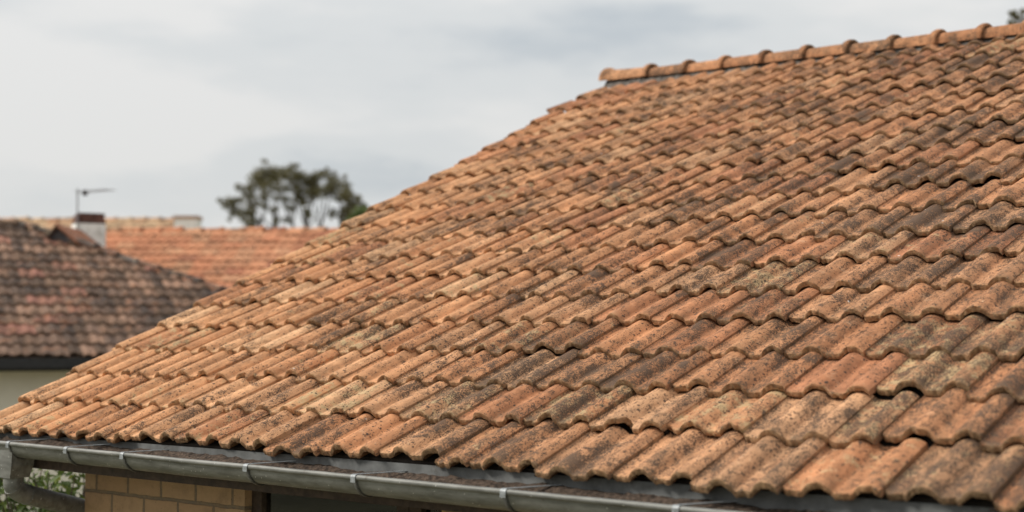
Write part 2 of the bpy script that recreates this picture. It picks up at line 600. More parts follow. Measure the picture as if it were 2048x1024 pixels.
def tile_verts(mb, s0, s1, centres, t, basis, rg, tint, wear, pale, seed, cols=16, detail=True, left_edge='pan', droop=.029,
               shift=(0, 0, 0), yaw=0.0, lift=0.0, broken=None, length=None, lip_k=1.0, hk=1.0):
    """One clay tile from s0 to s1 across, its lower lip at t up the slope. basis = (origin, across, up the slope, normal)."""
    O, A, U, N = basis
    E_ = TILE_GAUGE
    L = E_ * 1.13 if length is None else length
    w = s1 - s0
    nc = max(4, int(round(w / PITCH_W * cols)))
    x = np.linspace(0, w, nc + 1)
    xs = x + s0
    # cross section
    z = roll_height(xs, centres) * rg.uniform(.92, 1.08) * hk
    z = z - .003 * np.sin(np.pi * np.clip((xs - s0) / w, 0, 1)) * rg.uniform(-1, 1)
    wav = .0016 * np.array([mnoise.noise(Vector((a * 22, seed * 50, 0))) for a in xs])
    z = z + wav
    thick = np.full_like(x, THICK * rg.uniform(.92, 1.12))
    if detail:
        rows = [0, .003, .010, .028, .07, .14, .22, .30, L]
    else:
        rows = [0, .02, L * .5, L]
    # worn, chipped lower edge
    edge = np.zeros_like(x)
    if detail:
        edge += np.array([.0060 * mnoise.noise(Vector((a * 75, seed * 91, 1.3))) + .0065 * mnoise.noise(Vector((a * 17, seed * 31, 4.4))) for a in xs])
        for _ in range(rg.integers(1, 6)):
            c, ww, dd = rg.uniform(0, w), rg.uniform(.006, .022), rg.uniform(.004, .014)
            edge += dd * np.clip(1 - np.abs(x - c) / ww, 0, 1)
        if broken:
            c, ww, dd = broken
            d = np.clip(1 - np.abs(x - c) / ww, 0, 1)
            edge += dd * np.clip(d * 1.8, 0, 1) * (1 + .25 * np.array([mnoise.noise(Vector((a * 80, seed * 7, 9))) for a in xs]))
    ca, sa = math.cos(yaw), math.sin(yaw)

    def world(xa, ya, za):
        xr = xa * ca - ya * sa
        yr = xa * sa + ya * ca
        za = za - droop * yr / E_ + lift * (1 - yr / L)
        return O + np.outer(s0 + xr + shift[0], A) + np.outer(t + yr + shift[1], U) + np.outer(za + shift[2], N)

    top, bot = [], []
    ragz = .0035 * np.array([mnoise.noise(Vector((a * 70, seed * 17, 6.1))) for a in x]) if detail else np.zeros_like(x)
    for i, r in enumerate(rows):
        f = math.exp(-r / .03) if i < len(rows) - 1 else 0
        y = r + edge * f
        zt = z + thick - (.0032 if i == 0 else .0012 if i == 1 else 0)
        if detail and 0 < i < len(rows) - 1:
            zt = zt + .0011 * np.array([mnoise.noise(Vector((a * 30, (t + r) * 14, seed * 9))) for a in xs])
        top.append(world(x, y, zt))
    brows = [0, .03, L] if detail else [0, L]
    for i, r in enumerate(brows):
        y = r + edge * (1 if i == 0 else 0) + (.001 if i == 0 else 0)
        bot.append(world(x, y, z + (ragz if i == 0 else 0)))
    n = nc + 1
    att = dict(tint=tint, wear=wear, pale=pale, seed=seed)
    V = np.concatenate(top)
    lipv = np.concatenate([np.full(n, 0.55 * lip_k * math.exp(-r / .012)) for r in rows])
    F = [(i * n + j, i * n + j + 1, (i + 1) * n + j + 1, (i + 1) * n + j) for i in range(len(rows) - 1) for j in range(nc)]
    mb.add(V, F, 0, True, lip=lipv, **att)
    # front face
    if detail:
        fr = []
        for k, q in enumerate((1, .68, .34, 0)):
            zt = z + thick * q - (.0032 if k == 0 else 0) + ragz * (1 - q)
            y = edge.copy() + (.001 if k == 3 else 0)
            if 0 < k < 3:
                y = y + np.array([.0055 * mnoise.noise(Vector((a * 95, seed * 63 + q * 5, 2))) - .0010 for a in xs])
            fr.append(world(x, y, zt))
        V = np.concatenate(fr)
        F = [(i * n + j, (i + 1) * n + j, (i + 1) * n + j + 1, i * n + j + 1) for i in range(3) for j in range(nc)]
    else:
        V = np.concatenate([top[0], bot[0]])
        F = [(j, n + j, n + j + 1, j + 1) for j in range(nc)]
    mb.add(V, F, 0, detail, lip=lip_k, **att)
    # underside and the two long edges
    V = np.concatenate(bot)
    F = [(i * n + j, (i + 1) * n + j, (i + 1) * n + j + 1, i * n + j + 1) for i in range(len(bot) - 1) for j in range(nc)]
    mb.add(V, F, 0, True, lip=.3, **att)
    for j in (0, nc):
        a = [r[j] for r in (top[0], top[-1], bot[-1], bot[0])]
        if detail:
            tp = [r[j] for r in top]
            bt = [r[j] for r in bot][::-1]
            a = tp + bt
        mb.add(a, [tuple(range(len(a)))], 0, False, lip=.35, **att)
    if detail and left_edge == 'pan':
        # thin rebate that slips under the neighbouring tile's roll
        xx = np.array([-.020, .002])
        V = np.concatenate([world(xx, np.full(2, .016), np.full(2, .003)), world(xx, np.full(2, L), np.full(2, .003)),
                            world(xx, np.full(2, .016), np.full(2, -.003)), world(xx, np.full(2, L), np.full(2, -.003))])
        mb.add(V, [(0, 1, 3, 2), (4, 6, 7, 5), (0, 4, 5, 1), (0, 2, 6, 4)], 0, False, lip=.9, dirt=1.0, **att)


def roof_basis(origin, across, pitch):
    across = np.asarray(across, float)
    across = across / np.linalg.norm(across)
    up_h = np.cross(np.array((0, 0, 1.0)), across)
    U = up_h * math.cos(pitch) + np.array((0, 0, math.sin(pitch)))
    N = np.cross(across, U)
    return np.asarray(origin, float), across, U, N


# ------------------------------------------------------------------ the house with the near roof
ROOF_W = 6.9
N_COURSE = 19
HOUSE_AT = np.array((0.55, 0.45, GROUND_Z))
house = thing('house', HOUSE_AT, 'near house with weathered orange clay tile roof, zinc gutter and buff block wall', 'house')
basis = roof_basis((0, 0, 0), (1, 0, 0), ROOF_PITCH)
BO, BA, BU, BN = basis


def roof_pt(s, t, n=0.0):
    return BO + s * BA + t * BU + n * BN


def ridge_t(s):
    return TILE_GAUGE * (19.75 - 0.365 * s)


# sheathing under the tiles, with its own thickness
deck = MB()
r0, r1 = ridge_t(0), ridge_t(ROOF_W)
lo = [roof_pt(.05, .06, -.012), roof_pt(ROOF_W - .05, .06, -.012), roof_pt(ROOF_W - .05, r1 - .02, -.045), roof_pt(.05, r0 - .02, -.045)]
lo2 = [p - BN * .05 for p in lo]
deck.add(np.array(lo + lo2), [(0, 1, 2, 3), (4, 7, 6, 5), (0, 4, 5, 1), (1, 5, 6, 2), (2, 6, 7, 3), (3, 7, 4, 0)])
roof = deck.build('roof', M_DECK, house, origin=roof_pt(ROOF_W / 2, 3, -.03))

tiles = []          # (screen area, mesh builder, origin)
for c in range(N_COURSE):
    t = c * TILE_GAUGE
    k = 0
    phase = 0.030 + rng.uniform(-.012, .012)
    bounds = []
    # joints fall at the right foot of a roll; some tiles are single, most carry two rolls
    pos = -phase - .0
    b = [rng.normal(0, .017)]
    kk = int(rng.integers(0, 2))
    while True:
        b.append(.045 + phase + kk * PITCH_W + ROLL_HW * .93)
        if b[-1] > ROOF_W:
            break
        kk += 2 if rng.random() > .14 else 1
    for i in range(len(b) - 1):
        sa, sb = b[i], b[i + 1]
        gap = rng.uniform(.003, .0095)
        cen = [.045 + phase + q * PITCH_W for q in range(-1, 60)]
        rg = rng
        ctr_s = (sa + sb) / 2
        sag = -.12 * TILE_GAUGE * math.exp(-((ctr_s - 5.05) / .45) ** 2) if c == 0 else 0.0
        f = min(1, max(0, (ctr_s / 5.5) * .75 + c / 19 * .35))
        tint = PAL_C[rng.choice(len(PAL_C), p=PAL_W)].copy()
        tint = (tint * .72 + np.array((.56, .285, .138)) * .28) * rng.uniform(.90, 1.08)
        tint = (tint * (1 - .42 * f) + np.array((.40, .155, .078)) * .42 * f) * (1.03 - .20 * f)
        wear = float(np.clip(rng.normal(.06 + .82 * f, .16), -.2, 1.1))
        pale = float(np.clip(rng.normal(.12, .25), 0, 1)) if rng.random() > .10 else rng.uniform(.45, .9)
        seed = float(rng.random())
        broken = None
        if rng.random() < .16:
            broken = (rng.choice([rng.uniform(0, .03), (sb - sa) - rng.uniform(0, .03), rng.uniform(.05, .2)]), rng.uniform(.02, .045), rng.uniform(.012, .035))
        mb = MB()
        # the last courses are cut where they meet the ridge
        L = min(TILE_GAUGE * 1.13, ridge_t(ctr_s) - t - .0)
        if L < .06:
            continue
        depth_ok = True
        tile_verts(mb, sa, sb - gap, cen, t, basis, rng, tint, wear, pale, seed, cols=24 if to_px(roof_pt(ctr_s, t))[2] < 8.5 else 12, left_edge='pan' if i else 'verge',
                   shift=(0, sag + rng.normal(0, .008) + (rng.choice([0, 0, 0, -.02, .02])), .001 + abs(rng.normal(0, .002))),
                   yaw=rng.normal(0, .010), lift=abs(rng.normal(0, .0032)) + (rng.random() < .05) * .004, broken=broken, length=L)
        o = roof_pt(ctr_s, t + .1)
        px, py, z = to_px(o)
        corners = [to_px(roof_pt(sa, t)), to_px(roof_pt(sb, t)), to_px(roof_pt(sb, t + TILE_GAUGE)), to_px(roof_pt(sa, t + TILE_GAUGE))]
        cx = np.clip([q[0] for q in corners], 0, 2048)
        cy = np.clip([q[1] for q in corners], 0, 1024)
        area = .5 * abs(sum(cx[j] * cy[(j + 1) % 4] - cx[(j + 1) % 4] * cy[j] for j in range(4)))
        tiles.append((area, mb, o))
tiles.sort(key=lambda q: -q[0])
for area, mb, o in tiles[:100]:
    mb.build('roof_tile', M_TILE, roof, origin=o)
rest = MB()
for area, mb, o in tiles[100:]:
    for arr in mb.v:
        pass
    base = rest.n
    V = np.concatenate(mb.v)
    rest.add(V, mb.f, 0, True, **{k: np.concatenate(a[1]) for k, a in mb.attr.items()})
    rest.s[-len(mb.f):] = mb.s
rest.build('roof_tiles', M_TILE, roof, origin=roof_pt(3, 4), kind='stuff')

# the slope on the far side, in larger sheets of tile
def tile_field(mb, basis, width, n_course, inside=None, cols=6, palette=None, wear=(.3, .25), pale=(.1, .2), jitter=.01, tw=2, patchy=False):
    pc, pw = (PAL_C, PAL_W) if palette is None else palette
    for c in range(n_course):
        t = c * TILE_GAUGE
        k = 0
        while k * PITCH_W < width:
            n = tw
            sa, sb = k * PITCH_W, (k + n) * PITCH_W
            k += n
            cs = (sa + sb) / 2
            if inside and not inside(cs, t + .1):
                continue
            cen = [q * PITCH_W + .06 for q in range(k - n - 1, k + 2)]
            if patchy:
                nz = mnoise.noise(Vector((cs * 1.1, t * .9, 3))) * .5 + mnoise.noise(Vector((cs * 3.2, t * 2.2, 7))) * .5
                u = min(1, max(0, .42 + nz * 2.1 + rng.normal(0, .20)))
                tint = np.array((.045, .036, .034)) * (1 - u) + np.array((.29, .175, .12)) * u
                if mnoise.noise(Vector((math.floor(cs / .5) * 7.3, t * 19.7, 1))) > .42:
                    tint = tint * .35 + np.array((.34, .145, .105)) * .65
            else:
                tint = pc[rng.choice(len(pc), p=pw)] * rng.uniform(.85, 1.12)
            tile_verts(mb, sa, sb - .003, cen, t, basis, rng, tint, float(np.clip(rng.normal(*wear), 0, 1)), float(np.clip(rng.normal(*pale), 0, 1)),
                       float(rng.random()), cols=cols, detail=False, hk=.72, lip_k=.5, shift=(0, rng.normal(0, jitter), abs(rng.normal(0, .003))), lift=abs(rng.normal(0, .003)))


RIDGE_MID = roof_pt(ROOF_W / 2, ridge_t(ROOF_W / 2))
back = MB()
bw = ROOF_W
back_eave = np.array((ROOF_W, RIDGE_MID[1] * 2 - .3, 0.0))
bb = roof_basis(back_eave + np.array((0, .12, .02)), (-1, 0, 0), ROOF_PITCH)
ridge_line = lambda s: (ridge_t(ROOF_W - s)) * 1.0
tile_field(back, bb, ROOF_W, 19, inside=lambda s, t: t < 2 * RIDGE_MID[1] / math.cos(ROOF_PITCH) - ridge_t(ROOF_W - s) - .45, cols=6)
back.build('back_roof', M_TILE_FAR, house, origin=bb[0])

# ridge: bed of mortar and half round caps with a collar
mo = MB()
ns, nt = 150, 9
mv, mf = [], []
for i in range(ns):
    s = .0 + i / (ns - 1) * (ROOF_W - .01)
    for j in range(nt):
        a = -1 + 2 * j / (nt - 1)
        p = roof_pt(s, ridge_t(s), 0)
        y = a * .118
        h = .058 - abs(a) ** 1.5 * .115 + .016 * mnoise.noise(Vector((s * 22, a * 3, 5))) + .013 * mnoise.noise(Vector((s * 55, a * 7, 8)))
        mv.append((p[0], p[1] + y + .012 * mnoise.noise(Vector((s * 30, a * 5, 1))), p[2] + h))
for i in range(ns - 1):
    for j in range(nt - 1):
        mf.append((i * nt + j, (i + 1) * nt + j, (i + 1) * nt + j + 1, i * nt + j + 1))
mo.add(mv, mf, 0, True)
mo.build('ridge_mortar', M_MORTAR, roof, origin=roof_pt(3, ridge_t(3)))

CAP_S = [-.03, .50, .93, 1.32, 1.73, 2.13, 2.53, 2.91, 3.28, 3.64, 3.98, 4.34, 4.70, 5.06, 5.42, 5.78, 6.14, 6.50, 6.88]


def ridge_cap(sa, sb, first):
    mb = MB()
    tint = PAL_C[rng.choice(3)] * rng.uniform(.82, .98)
    ff = min(1, max(0, sa / 4.2))
    tint = (tint * .6 + np.array((.47, .20, .10)) * .4) * (1.02 - .30 * ff) * rng.uniform(.9, 1.08)
    seed = float(rng.random())
    pa, pb = roof_pt(sa, ridge_t(sa)), roof_pt(sb + .012, ridge_t(sb))
    ax = (pb - pa) / np.linalg.norm(pb - pa)
    side = np.cross(np.array((0, 0, 1.)), ax)
    side /= np.linalg.norm(side)
    up = np.cross(ax, side)
    Lc = np.linalg.norm(pb - pa)
    prof = [(0, .082), (Lc - .075, .088), (Lc - .062, .091), (Lc - .054, .107), (Lc - .03, .115), (Lc - .004, .113), (Lc, .109)]
    if first:
        prof = [(0, .116), (.006, .121), (.04, .120), (.075, .104), (.1, .098)] + prof[1:]
    seg = 18
    att = dict(tint=tint, wear=float(rng.uniform(.1, .8)), pale=float(rng.uniform(0, .35)), seed=seed)
    lift = np.array((0, 0, .022)) + up * rng.normal(0, .003)
    outer, inner = [], []
    for (d, r) in prof:
        a = np.linspace(-.09, math.pi + .09, seg + 1)
        wob = 1 + .012 * np.array([mnoise.noise(Vector((d * 9, q * 2, seed * 40))) for q in a])
        outer.append(pa + lift + ax * d + np.outer(np.cos(a) * r * wob * 1.08, side) + np.outer(np.sin(a) * r * wob, up))
        r2 = r - .016
        inner.append(pa + lift + ax * d + np.outer(np.cos(a) * r2 * 1.08, side) + np.outer(np.sin(a) * r2, up))
    n = seg + 1
    for rings, flip, lp in ((outer, False, .12), (inner, True, .6)):
        F = []
        for i in range(len(rings) - 1):
            for j in range(seg):
                q = (i * n + j, (i + 1) * n + j, (i + 1) * n + j + 1, i * n + j + 1)
                F.append(q[::-1] if flip else q)
        mb.add(np.concatenate(rings), F, 0, True, lip=lp, **att)
    for i in (0, -1):
        mb.add(np.concatenate([outer[i], inner[i]]), [(j, j + 1, n + j + 1, n + j) for j in range(seg)], 0, False, lip=.7, **att)
    for j in (0, seg):
        V = [q[j] for q in outer] + [q[j] for q in inner][::-1]
        mb.add(V, [tuple(range(len(V)))], 0, False, lip=.6, **att)
    mb.build('ridge_tile', M_TILE, roof, origin=pa)


for i in range(len(CAP_S) - 1):
    ridge_cap(CAP_S[i], CAP_S[i + 1], i == 0)

# walls
WY, WX0, WX1 = .40, .53, ROOF_W - .45
WYB = RIDGE_MID[1] * 2 - .75
WT = .2
SOFFIT_Z = -.165
wall = MB()
OPEN0, OPEN1, HEAD_Z, SILL_Z = 1.93, 3.29, -.20, -1.45
wall.box((WX0, WY, GROUND_Z), (OPEN0, WY + WT, SOFFIT_Z))
wall.box((OPEN1, WY, GROUND_Z), (WX1, WY + WT, SOFFIT_Z))
wall.box((OPEN0, WY, GROUND_Z), (OPEN1, WY + WT, SILL_Z))
wall.box((OPEN0, WY, HEAD_Z), (OPEN1, WY + WT, SOFFIT_Z))
# gables follow the roof
for x in (WX0, WX1 - WT):
    zr = RIDGE_MID[2] - .22
    prof = [(WY + WT, GROUND_Z), (WYB - WT, GROUND_Z), (WYB - WT, SOFFIT_Z), (RIDGE_MID[1] + .2, zr), (RIDGE_MID[1] - .2, zr), (WY + WT, SOFFIT_Z + .02)]
    V = [(x, a, b_) for a, b_ in prof] + [(x + WT, a, b_) for a, b_ in prof]
    k = len(prof)
    wall.add(V, [tuple(range(k))[::-1], tuple(range(k, 2 * k))] + [(i, (i + 1) % k, k + (i + 1) % k, k + i) for i in range(k)])
wall.box((WX0, WYB - WT, GROUND_Z), (WX1, WYB, SOFFIT_Z))
wall.build('wall', M_BLOCK, house, origin=(WX0, WY, GROUND_Z))

fas = MB()
fas.box((.06, .045, -.175), (ROOF_W - .06, .075, -.035))
fas.build('fascia', M_WOOD, house, origin=(3, .06, -.1))
so = MB()
so.box((.06, .078, SOFFIT_Z + .003), (ROOF_W - .06, WY + .02, SOFFIT_Z + .025))
so.build('soffit', M_WOOD, house, origin=(3, .25, SOFFIT_Z))
vb = MB()
V = [roof_pt(.055, .07, -.14), roof_pt(.055, r0 - .03, -.17), roof_pt(.055, r0 - .03, -.047), roof_pt(.055, .07, -.014)]
V = np.array(V + [p + np.array((.025, 0, 0)) for p in V])
V[:4, 0] -= .006
V[4:, 0] -= .030
vb.add(V, [(0, 3, 2, 1), (4, 5, 6, 7), (0, 1, 5, 4), (1, 2, 6, 5), (2, 3, 7, 6), (3, 0, 4, 7)])
vb.build('bargeboard', M_WOOD, house, origin=roof_pt(.05, 3, -.1))

# windows: two casements in one dark frame, net curtains behind
def window(x0, x1):
    w = MB()
    y0, y1 = WY + .045, WY + .105
    fw = .075
    w.box((x0, y0, SILL_Z), (x0 + fw, y1, HEAD_Z))
    w.box((x1 - fw, y0, SILL_Z), (x1, y1, HEAD_Z))
    w.box((x0 + fw, y0 + .002, HEAD_Z - fw * .55), (x1 - fw, y1 - .002, HEAD_Z))
    w.box((x0 + fw, y0 + .002, SILL_Z), (x1 - fw, y1 - .002, SILL_Z + fw))
    ob = w.build('window', M_WOOD, house, origin=(x0, y0, SILL_Z))
    gl = MB()
    gl.box((x0 + fw + .002, y0 + .03, SILL_Z + fw + .002), (x1 - fw - .002, y0 + .036, HEAD_Z - fw * .55 - .002))
    gm = gl.build('pane', M_PANE, ob, origin=(x0, y0, SILL_Z))
    cu = MB()
    n = 60
    xs = np.linspace(x0 + fw + .004, x1 - fw - .004, n)
    ys = y0 + .12 + .018 * np.sin(np.arange(n) * 1.05) + .006 * np.sin(np.arange(n) * 2.3)
    V = [(a, b_, SILL_Z + .01) for a, b_ in zip(xs, ys)] + [(a, b_, HEAD_Z - .01) for a, b_ in zip(xs, ys)]
    cu.add(V, [(i, i + 1, n + i + 1, n + i) for i in range(n - 1)], 0, True)
    cu.build('curtain', M_CURTAIN_LIGHT, ob, origin=(x0, y0 + .12, SILL_Z))


def pane_material():
    m = NT('clear_pane')
    tr = mk(m.n, 'ShaderNodeBsdfTransparent')
    gl = mk(m.n, 'ShaderNodeBsdfGlossy')
    gl.inputs['Roughness'].default_value = .03
    tr.inputs[0].default_value = (.88, .9, .86, 1)
    fr = mk(m.n, 'ShaderNodeFresnel')
    fr.inputs[0].default_value = 1.5
    mx = mk(m.n, 'ShaderNodeMixShader')
    m.l.new(fr.outputs[0], mx.inputs[0])
    m.l.new(tr.outputs[0], mx.inputs[1])
    m.l.new(gl.outputs[0], mx.inputs[2])
    m.l.new(mx.outputs[0], m.n['Material Output'].inputs[0])
    return m.mat


M_PANE = pane_material()
window(OPEN0, 3.03)
window(3.034, OPEN1)
sh = MB()
sh.box((3.31, WY - .035, SILL_Z), (4.02, WY - .003, HEAD_Z + .01))
for k in range(6):
    sh.box((3.33, WY - .041, SILL_Z + .05 + k * .2), (4.0, WY - .036, SILL_Z + .22 + k * .2))
sh.build('shutter', M_OCHRE, house, origin=(3.31, WY, SILL_Z))

# gutter
GC_Y, GR = -.052, .078


def gz(s):
    return -.030 - .0065 * s


gut = MB()
GS0, GS1 = .30, ROOF_W + .02
ns = 60
seg = 16
prof_o = [(GC_Y + GR * math.cos(a), GR * math.sin(a)) for a in np.linspace(math.pi, 2 * math.pi, seg + 1)] + [(GC_Y + GR, None)]
prof_i = [(GC_Y + (GR - .003) * math.cos(a), (GR - .003) * math.sin(a)) for a in np.linspace(math.pi, 2 * math.pi, seg + 1)] + [(GC_Y + GR - .003, None)]
npf = len(prof_o)
for prof, flip in ((prof_o, False), (prof_i, True)):
    V, F = [], []
    for i in range(ns):
        s = GS0 + (GS1 - GS0) * i / (ns - 1)
        dz = gz(s) + .0022 * mnoise.noise(Vector((s * 2.1, 0, 3)))
        V += [(s, y, .005 if z is None else z + dz) for y, z in prof]
    for i in range(ns - 1):
        for j in range(npf - 1):
            q = (i * npf + j, i * npf + j + 1, (i + 1) * npf + j + 1, (i + 1) * npf + j)
            F.append(q[::-1] if flip else q)
    gut.add(V, F, 1 if flip else 0, True)
# stop end
for s in (GS0, GS1):
    V = [(s, y, .005 if z is None else z + gz(s)) for y, z in prof_o]
    gut.add(V, [tuple(range(npf))], 0)
# rolled bead along the front
BR = .0115
bead = [(s, GC_Y - GR - .002, gz(s) + .0022 * mnoise.noise(Vector((s * 2.1, 0, 3))) + .002) for s in np.linspace(GS0, GS1, 70)]
gut.tube(bead, BR, 12)
gutter = gut.build('gutter', [M_ZINC, M_ZINC_DIRTY], house, origin=(GS0, GC_Y, gz(GS0)))
# silt lying in it
di = MB()
V, F = [], []
nd, md = 260, 9
for i in range(nd):
    s = GS0 + .02 + (GS1 - GS0 - .04) * i / (nd - 1)
    for j in range(md):
        a = -1 + 2 * j / (md - 1)
        lvl = -.002 + .020 * mnoise.noise(Vector((s * 3, a, 0))) + .010 * mnoise.noise(Vector((s * 16, a * 3, 2))) + .020 * a
        y = GC_Y + a * math.sqrt(max(0, (GR - .004) ** 2 - min(0, lvl) ** 2))
        V.append((s, y, gz(s) + lvl + .008 * mnoise.noise(Vector((s * 45, a * 9, 7)))))
for i in range(nd - 1):
    for j in range(md - 1):
        F.append((i * md + j, (i + 1) * md + j, (i + 1) * md + j + 1, i * md + j + 1))
di.add(V, F, 0, True)
di.build('silt', M_DIRT, gutter, origin=(3, GC_Y, gz(3)))
# brackets
for s in (.635, 1.182, 1.67, 2.60, 3.29, 4.10, 4.87, 5.62, 6.4):
    bk = MB()
    z0 = gz(s)
    hw = .010
    V, F = [], []
    pr = [(GC_Y + (GR + .0035) * math.cos(a), (GR + .0035) * math.sin(a)) for a in np.linspace(math.pi * 1.04, 2 * math.pi, 17)]
    # the strap leans a little along the gutter as it passes below
    for k, (y, z) in enumerate(pr):
        lean = 0
        V += [(s - hw + lean, y, z + z0), (s + hw + lean, y, z + z0), (s - hw + lean, y - .0 , z + z0 - .003), (s + hw + lean, y, z + z0 - .003)]
    for k in range(len(pr) - 1):
        a, b_ = k * 4, k * 4 + 4
        F += [(a, b_, b_ + 1, a + 1), (a + 2, a + 3, b_ + 3, b_ + 2), (a, a + 2, b_ + 2, b_), (a + 1, b_ + 1, b_ + 3, a + 3)]
    bk.add(V, F, 0, True)
    # clip folded over the bead
    by, bz = GC_Y - GR - .002, z0 + .002
    cw = .014
    arc = [(by + (BR + .003) * math.cos(a), bz + (BR + .003) * math.sin(a)) for a in np.linspace(-.4, math.pi * 1.35, 12)]
    V, F = [], []
    for (y, z) in arc:
        V += [(s - cw, y, z), (s + cw, y, z)]
    for k in range(len(arc) - 1):
        F.append((2 * k, 2 * k + 1, 2 * k + 3, 2 * k + 2))
    bk.add(V, F, 1, True)
    bk.box((s - cw, by - BR - .0035, bz - .020), (s + cw, by - BR - .0015, bz + .002), 1)
    # stay that runs back under the tiles
    bk.add([(s - .008, by, bz + BR + .003), (s + .008, by, bz + BR + .003), (s + .148, GC_Y + GR - .004, z0 + .028), (s + .132, GC_Y + GR - .004, z0 + .028),
            (s - .008, by, bz + BR), (s + .008, by, bz + BR), (s + .148, GC_Y + GR - .004, z0 + .025), (s + .132, GC_Y + GR - .004, z0 + .025)],
           [(0, 1, 2, 3), (4, 7, 6, 5), (0, 4, 5, 1), (1, 5, 6, 2), (2, 6, 7, 3), (3, 7, 4, 0)], 1)
    bk.build('bracket', [M_STRAP, M_CLIP], gutter, origin=(s, GC_Y, z0))
# outlet box and downpipe
ox = .545
hb = MB()
zt, zb = gz(ox) - .035, gz(ox) - .185
hw_t, hw_b = .100, .062
rt = [(ox - hw_t, GC_Y - .070, zt), (ox + hw_t, GC_Y - .070, zt), (ox + hw_t, GC_Y + .070, zt), (ox - hw_t, GC_Y + .070, zt)]
rm = [(ox - hw_t + .012, GC_Y - .066, zt - .085), (ox + hw_t - .012, GC_Y - .066, zt - .085), (ox + hw_t - .012, GC_Y + .066, zt - .085), (ox - hw_t + .012, GC_Y + .066, zt - .085)]
rb = [(ox - hw_b, GC_Y - .058, zb), (ox + hw_b, GC_Y - .058, zb), (ox + hw_b, GC_Y + .058, zb), (ox - hw_b, GC_Y + .058, zb)]
V = rt + rm + rb
F = []
for a in (0, 4):
    for j in range(4):
        F.append((a + j, a + 4 + j, a + 4 + (j + 1) % 4, a + (j + 1) % 4))
F.append((8, 9, 10, 11))
hb.add(V, F)
hb.build('outlet', M_ZINC, gutter, origin=(ox, GC_Y, zt))
dp = MB()
P0 = np.array((ox, GC_Y, zb + .02))
P1 = np.array((ox, GC_Y, zb - .075))
P2 = np.array((.445, .54, -.465))
P3 = np.array((.445, .565, -.62))
P4 = np.array((.445, .565, GROUND_Z + .02))


def rounded(points, rad, n=7):
    out = [points[0]]
    for i in range(1, len(points) - 1):
        a, b_, c = points[i - 1], points[i], points[i + 1]
        da, dc = (a - b_), (c - b_)
        ra = min(rad, np.linalg.norm(da) * .49)
        rc = min(rad, np.linalg.norm(dc) * .49)
        s_, e_ = b_ + da / np.linalg.norm(da) * ra, b_ + dc / np.linalg.norm(dc) * rc
        for k in range(n + 1):
            u = k / n
            out.append((1 - u) ** 2 * s_ + 2 * u * (1 - u) * b_ + u * u * e_)
    out.append(points[-1])
    return out


path = rounded([P0, P1, P2, P3, P4], .10)
dp.tube(path, .053, 18)
dpo = dp.build('downpipe', M_ZINC, house, origin=P1)
for k in (3, 8):
    pp, qq = path[k], path[k + 1]
    d = (qq - pp) / np.linalg.norm(qq - pp)
    c = MB()
    c.tube([pp - d * .006, pp + d * .006], .0558, 18)
    c.build('joint_ring', M_ZINC, dpo, origin=pp)

# ------------------------------------------------------------------ neighbouring houses
def mossy_palette():
    c = np.array([(.075, .055, .048), (.17, .10, .075), (.055, .045, .042), (.23, .13, .095), (.34, .15, .11), (.27, .18, .125)])
    w = np.array([26, 24, 16, 18, 8, 9.])
    return c, w / w.sum()


def clean_palette():
    c = np.array([(.52, .235, .125), (.55, .28, .155), (.48, .20, .105), (.40, .16, .09)])
    w = np.array([34, 30, 24, 8.])
    return c, w / w.sum()


def tan_palette():
    c = np.array([(.52, .33, .20), (.56, .39, .24), (.47, .26, .15)])
    return c, np.array([.4, .35, .25])


def dir_from(angle):
    """Unit direction to the right of the camera's heading, turned away from the camera by angle."""
    return CR * math.cos(angle) + CF * math.sin(angle)


def small_caps(mb, pts, r=.11, seg=8, tints=None, every=.38):
    """Half round cap tiles in a row along a line."""
    a, b_ = np.asarray(pts[0]), np.asarray(pts[1])
    L = np.linalg.norm(b_ - a)
    ax = (b_ - a) / L
    side = np.cross((0, 0, 1.), ax)
    side /= np.linalg.norm(side)
    up = np.cross(ax, side)
    n = max(1, int(L / every))
    for k in range(n):
        p0 = a + ax * (L * k / n)
        ln = L / n * 1.06
        jj = up * rng.normal(0, .012)
        tint = tints[0][rng.choice(len(tints[0]), p=tints[1])] * rng.uniform(.85, 1.1)
        ang = np.linspace(-.15, math.pi + .15, seg + 1)
        rings = []
        for d, rr in ((0, r * .88), (ln * .8, r), (ln * .82, r * 1.18), (ln, r * 1.18), (ln, r * .8)):
            rings.append(p0 + jj + ax * d + np.outer(np.cos(ang) * rr, side) + np.outer(np.sin(ang) * rr, up))
        m = seg + 1
        F = [(i * m + j, (i + 1) * m + j, (i + 1) * m + j + 1, i * m + j + 1) for i in range(len(rings) - 1) for j in range(seg)]
        mb.add(np.concatenate(rings), F, 0, True, tint=tint, wear=float(rng.uniform(0, .7)), pale=float(rng.uniform(0, .6)), seed=float(rng.random()), lip=0.0)


GROUP_H = 'neighbouring houses behind the near roof'

# dark mossy roof on the left: eave towards us, hip on its right
nA = R(26)
dA = dir_from(nA)
eA = at(0, 713, 19.0)
startA = eA - dA * 3.5
houseA = thing('house', (*startA[:2], GROUND_Z), 'house with dark mossy tiled hip roof above a plain cream wall', 'house', GROUP_H)
bA = roof_basis(startA, dA, R(25))


def plane_hit(px, py, b):
    d = at(px, py, 1.0) - CAMN
    k = ((b[0] - CAMN) @ b[3]) / (d @ b[3])
    P = CAMN + d * k - b[0]
    return P @ b[1], P @ b[2]


h0 = plane_hit(95, 470, bA)
h1 = plane_hit(450, 583, bA)
slope = (h1[1] - h0[1]) / (h1[0] - h0[0])


def hipA(s):
    return h0[1] + (s - h0[0]) * slope


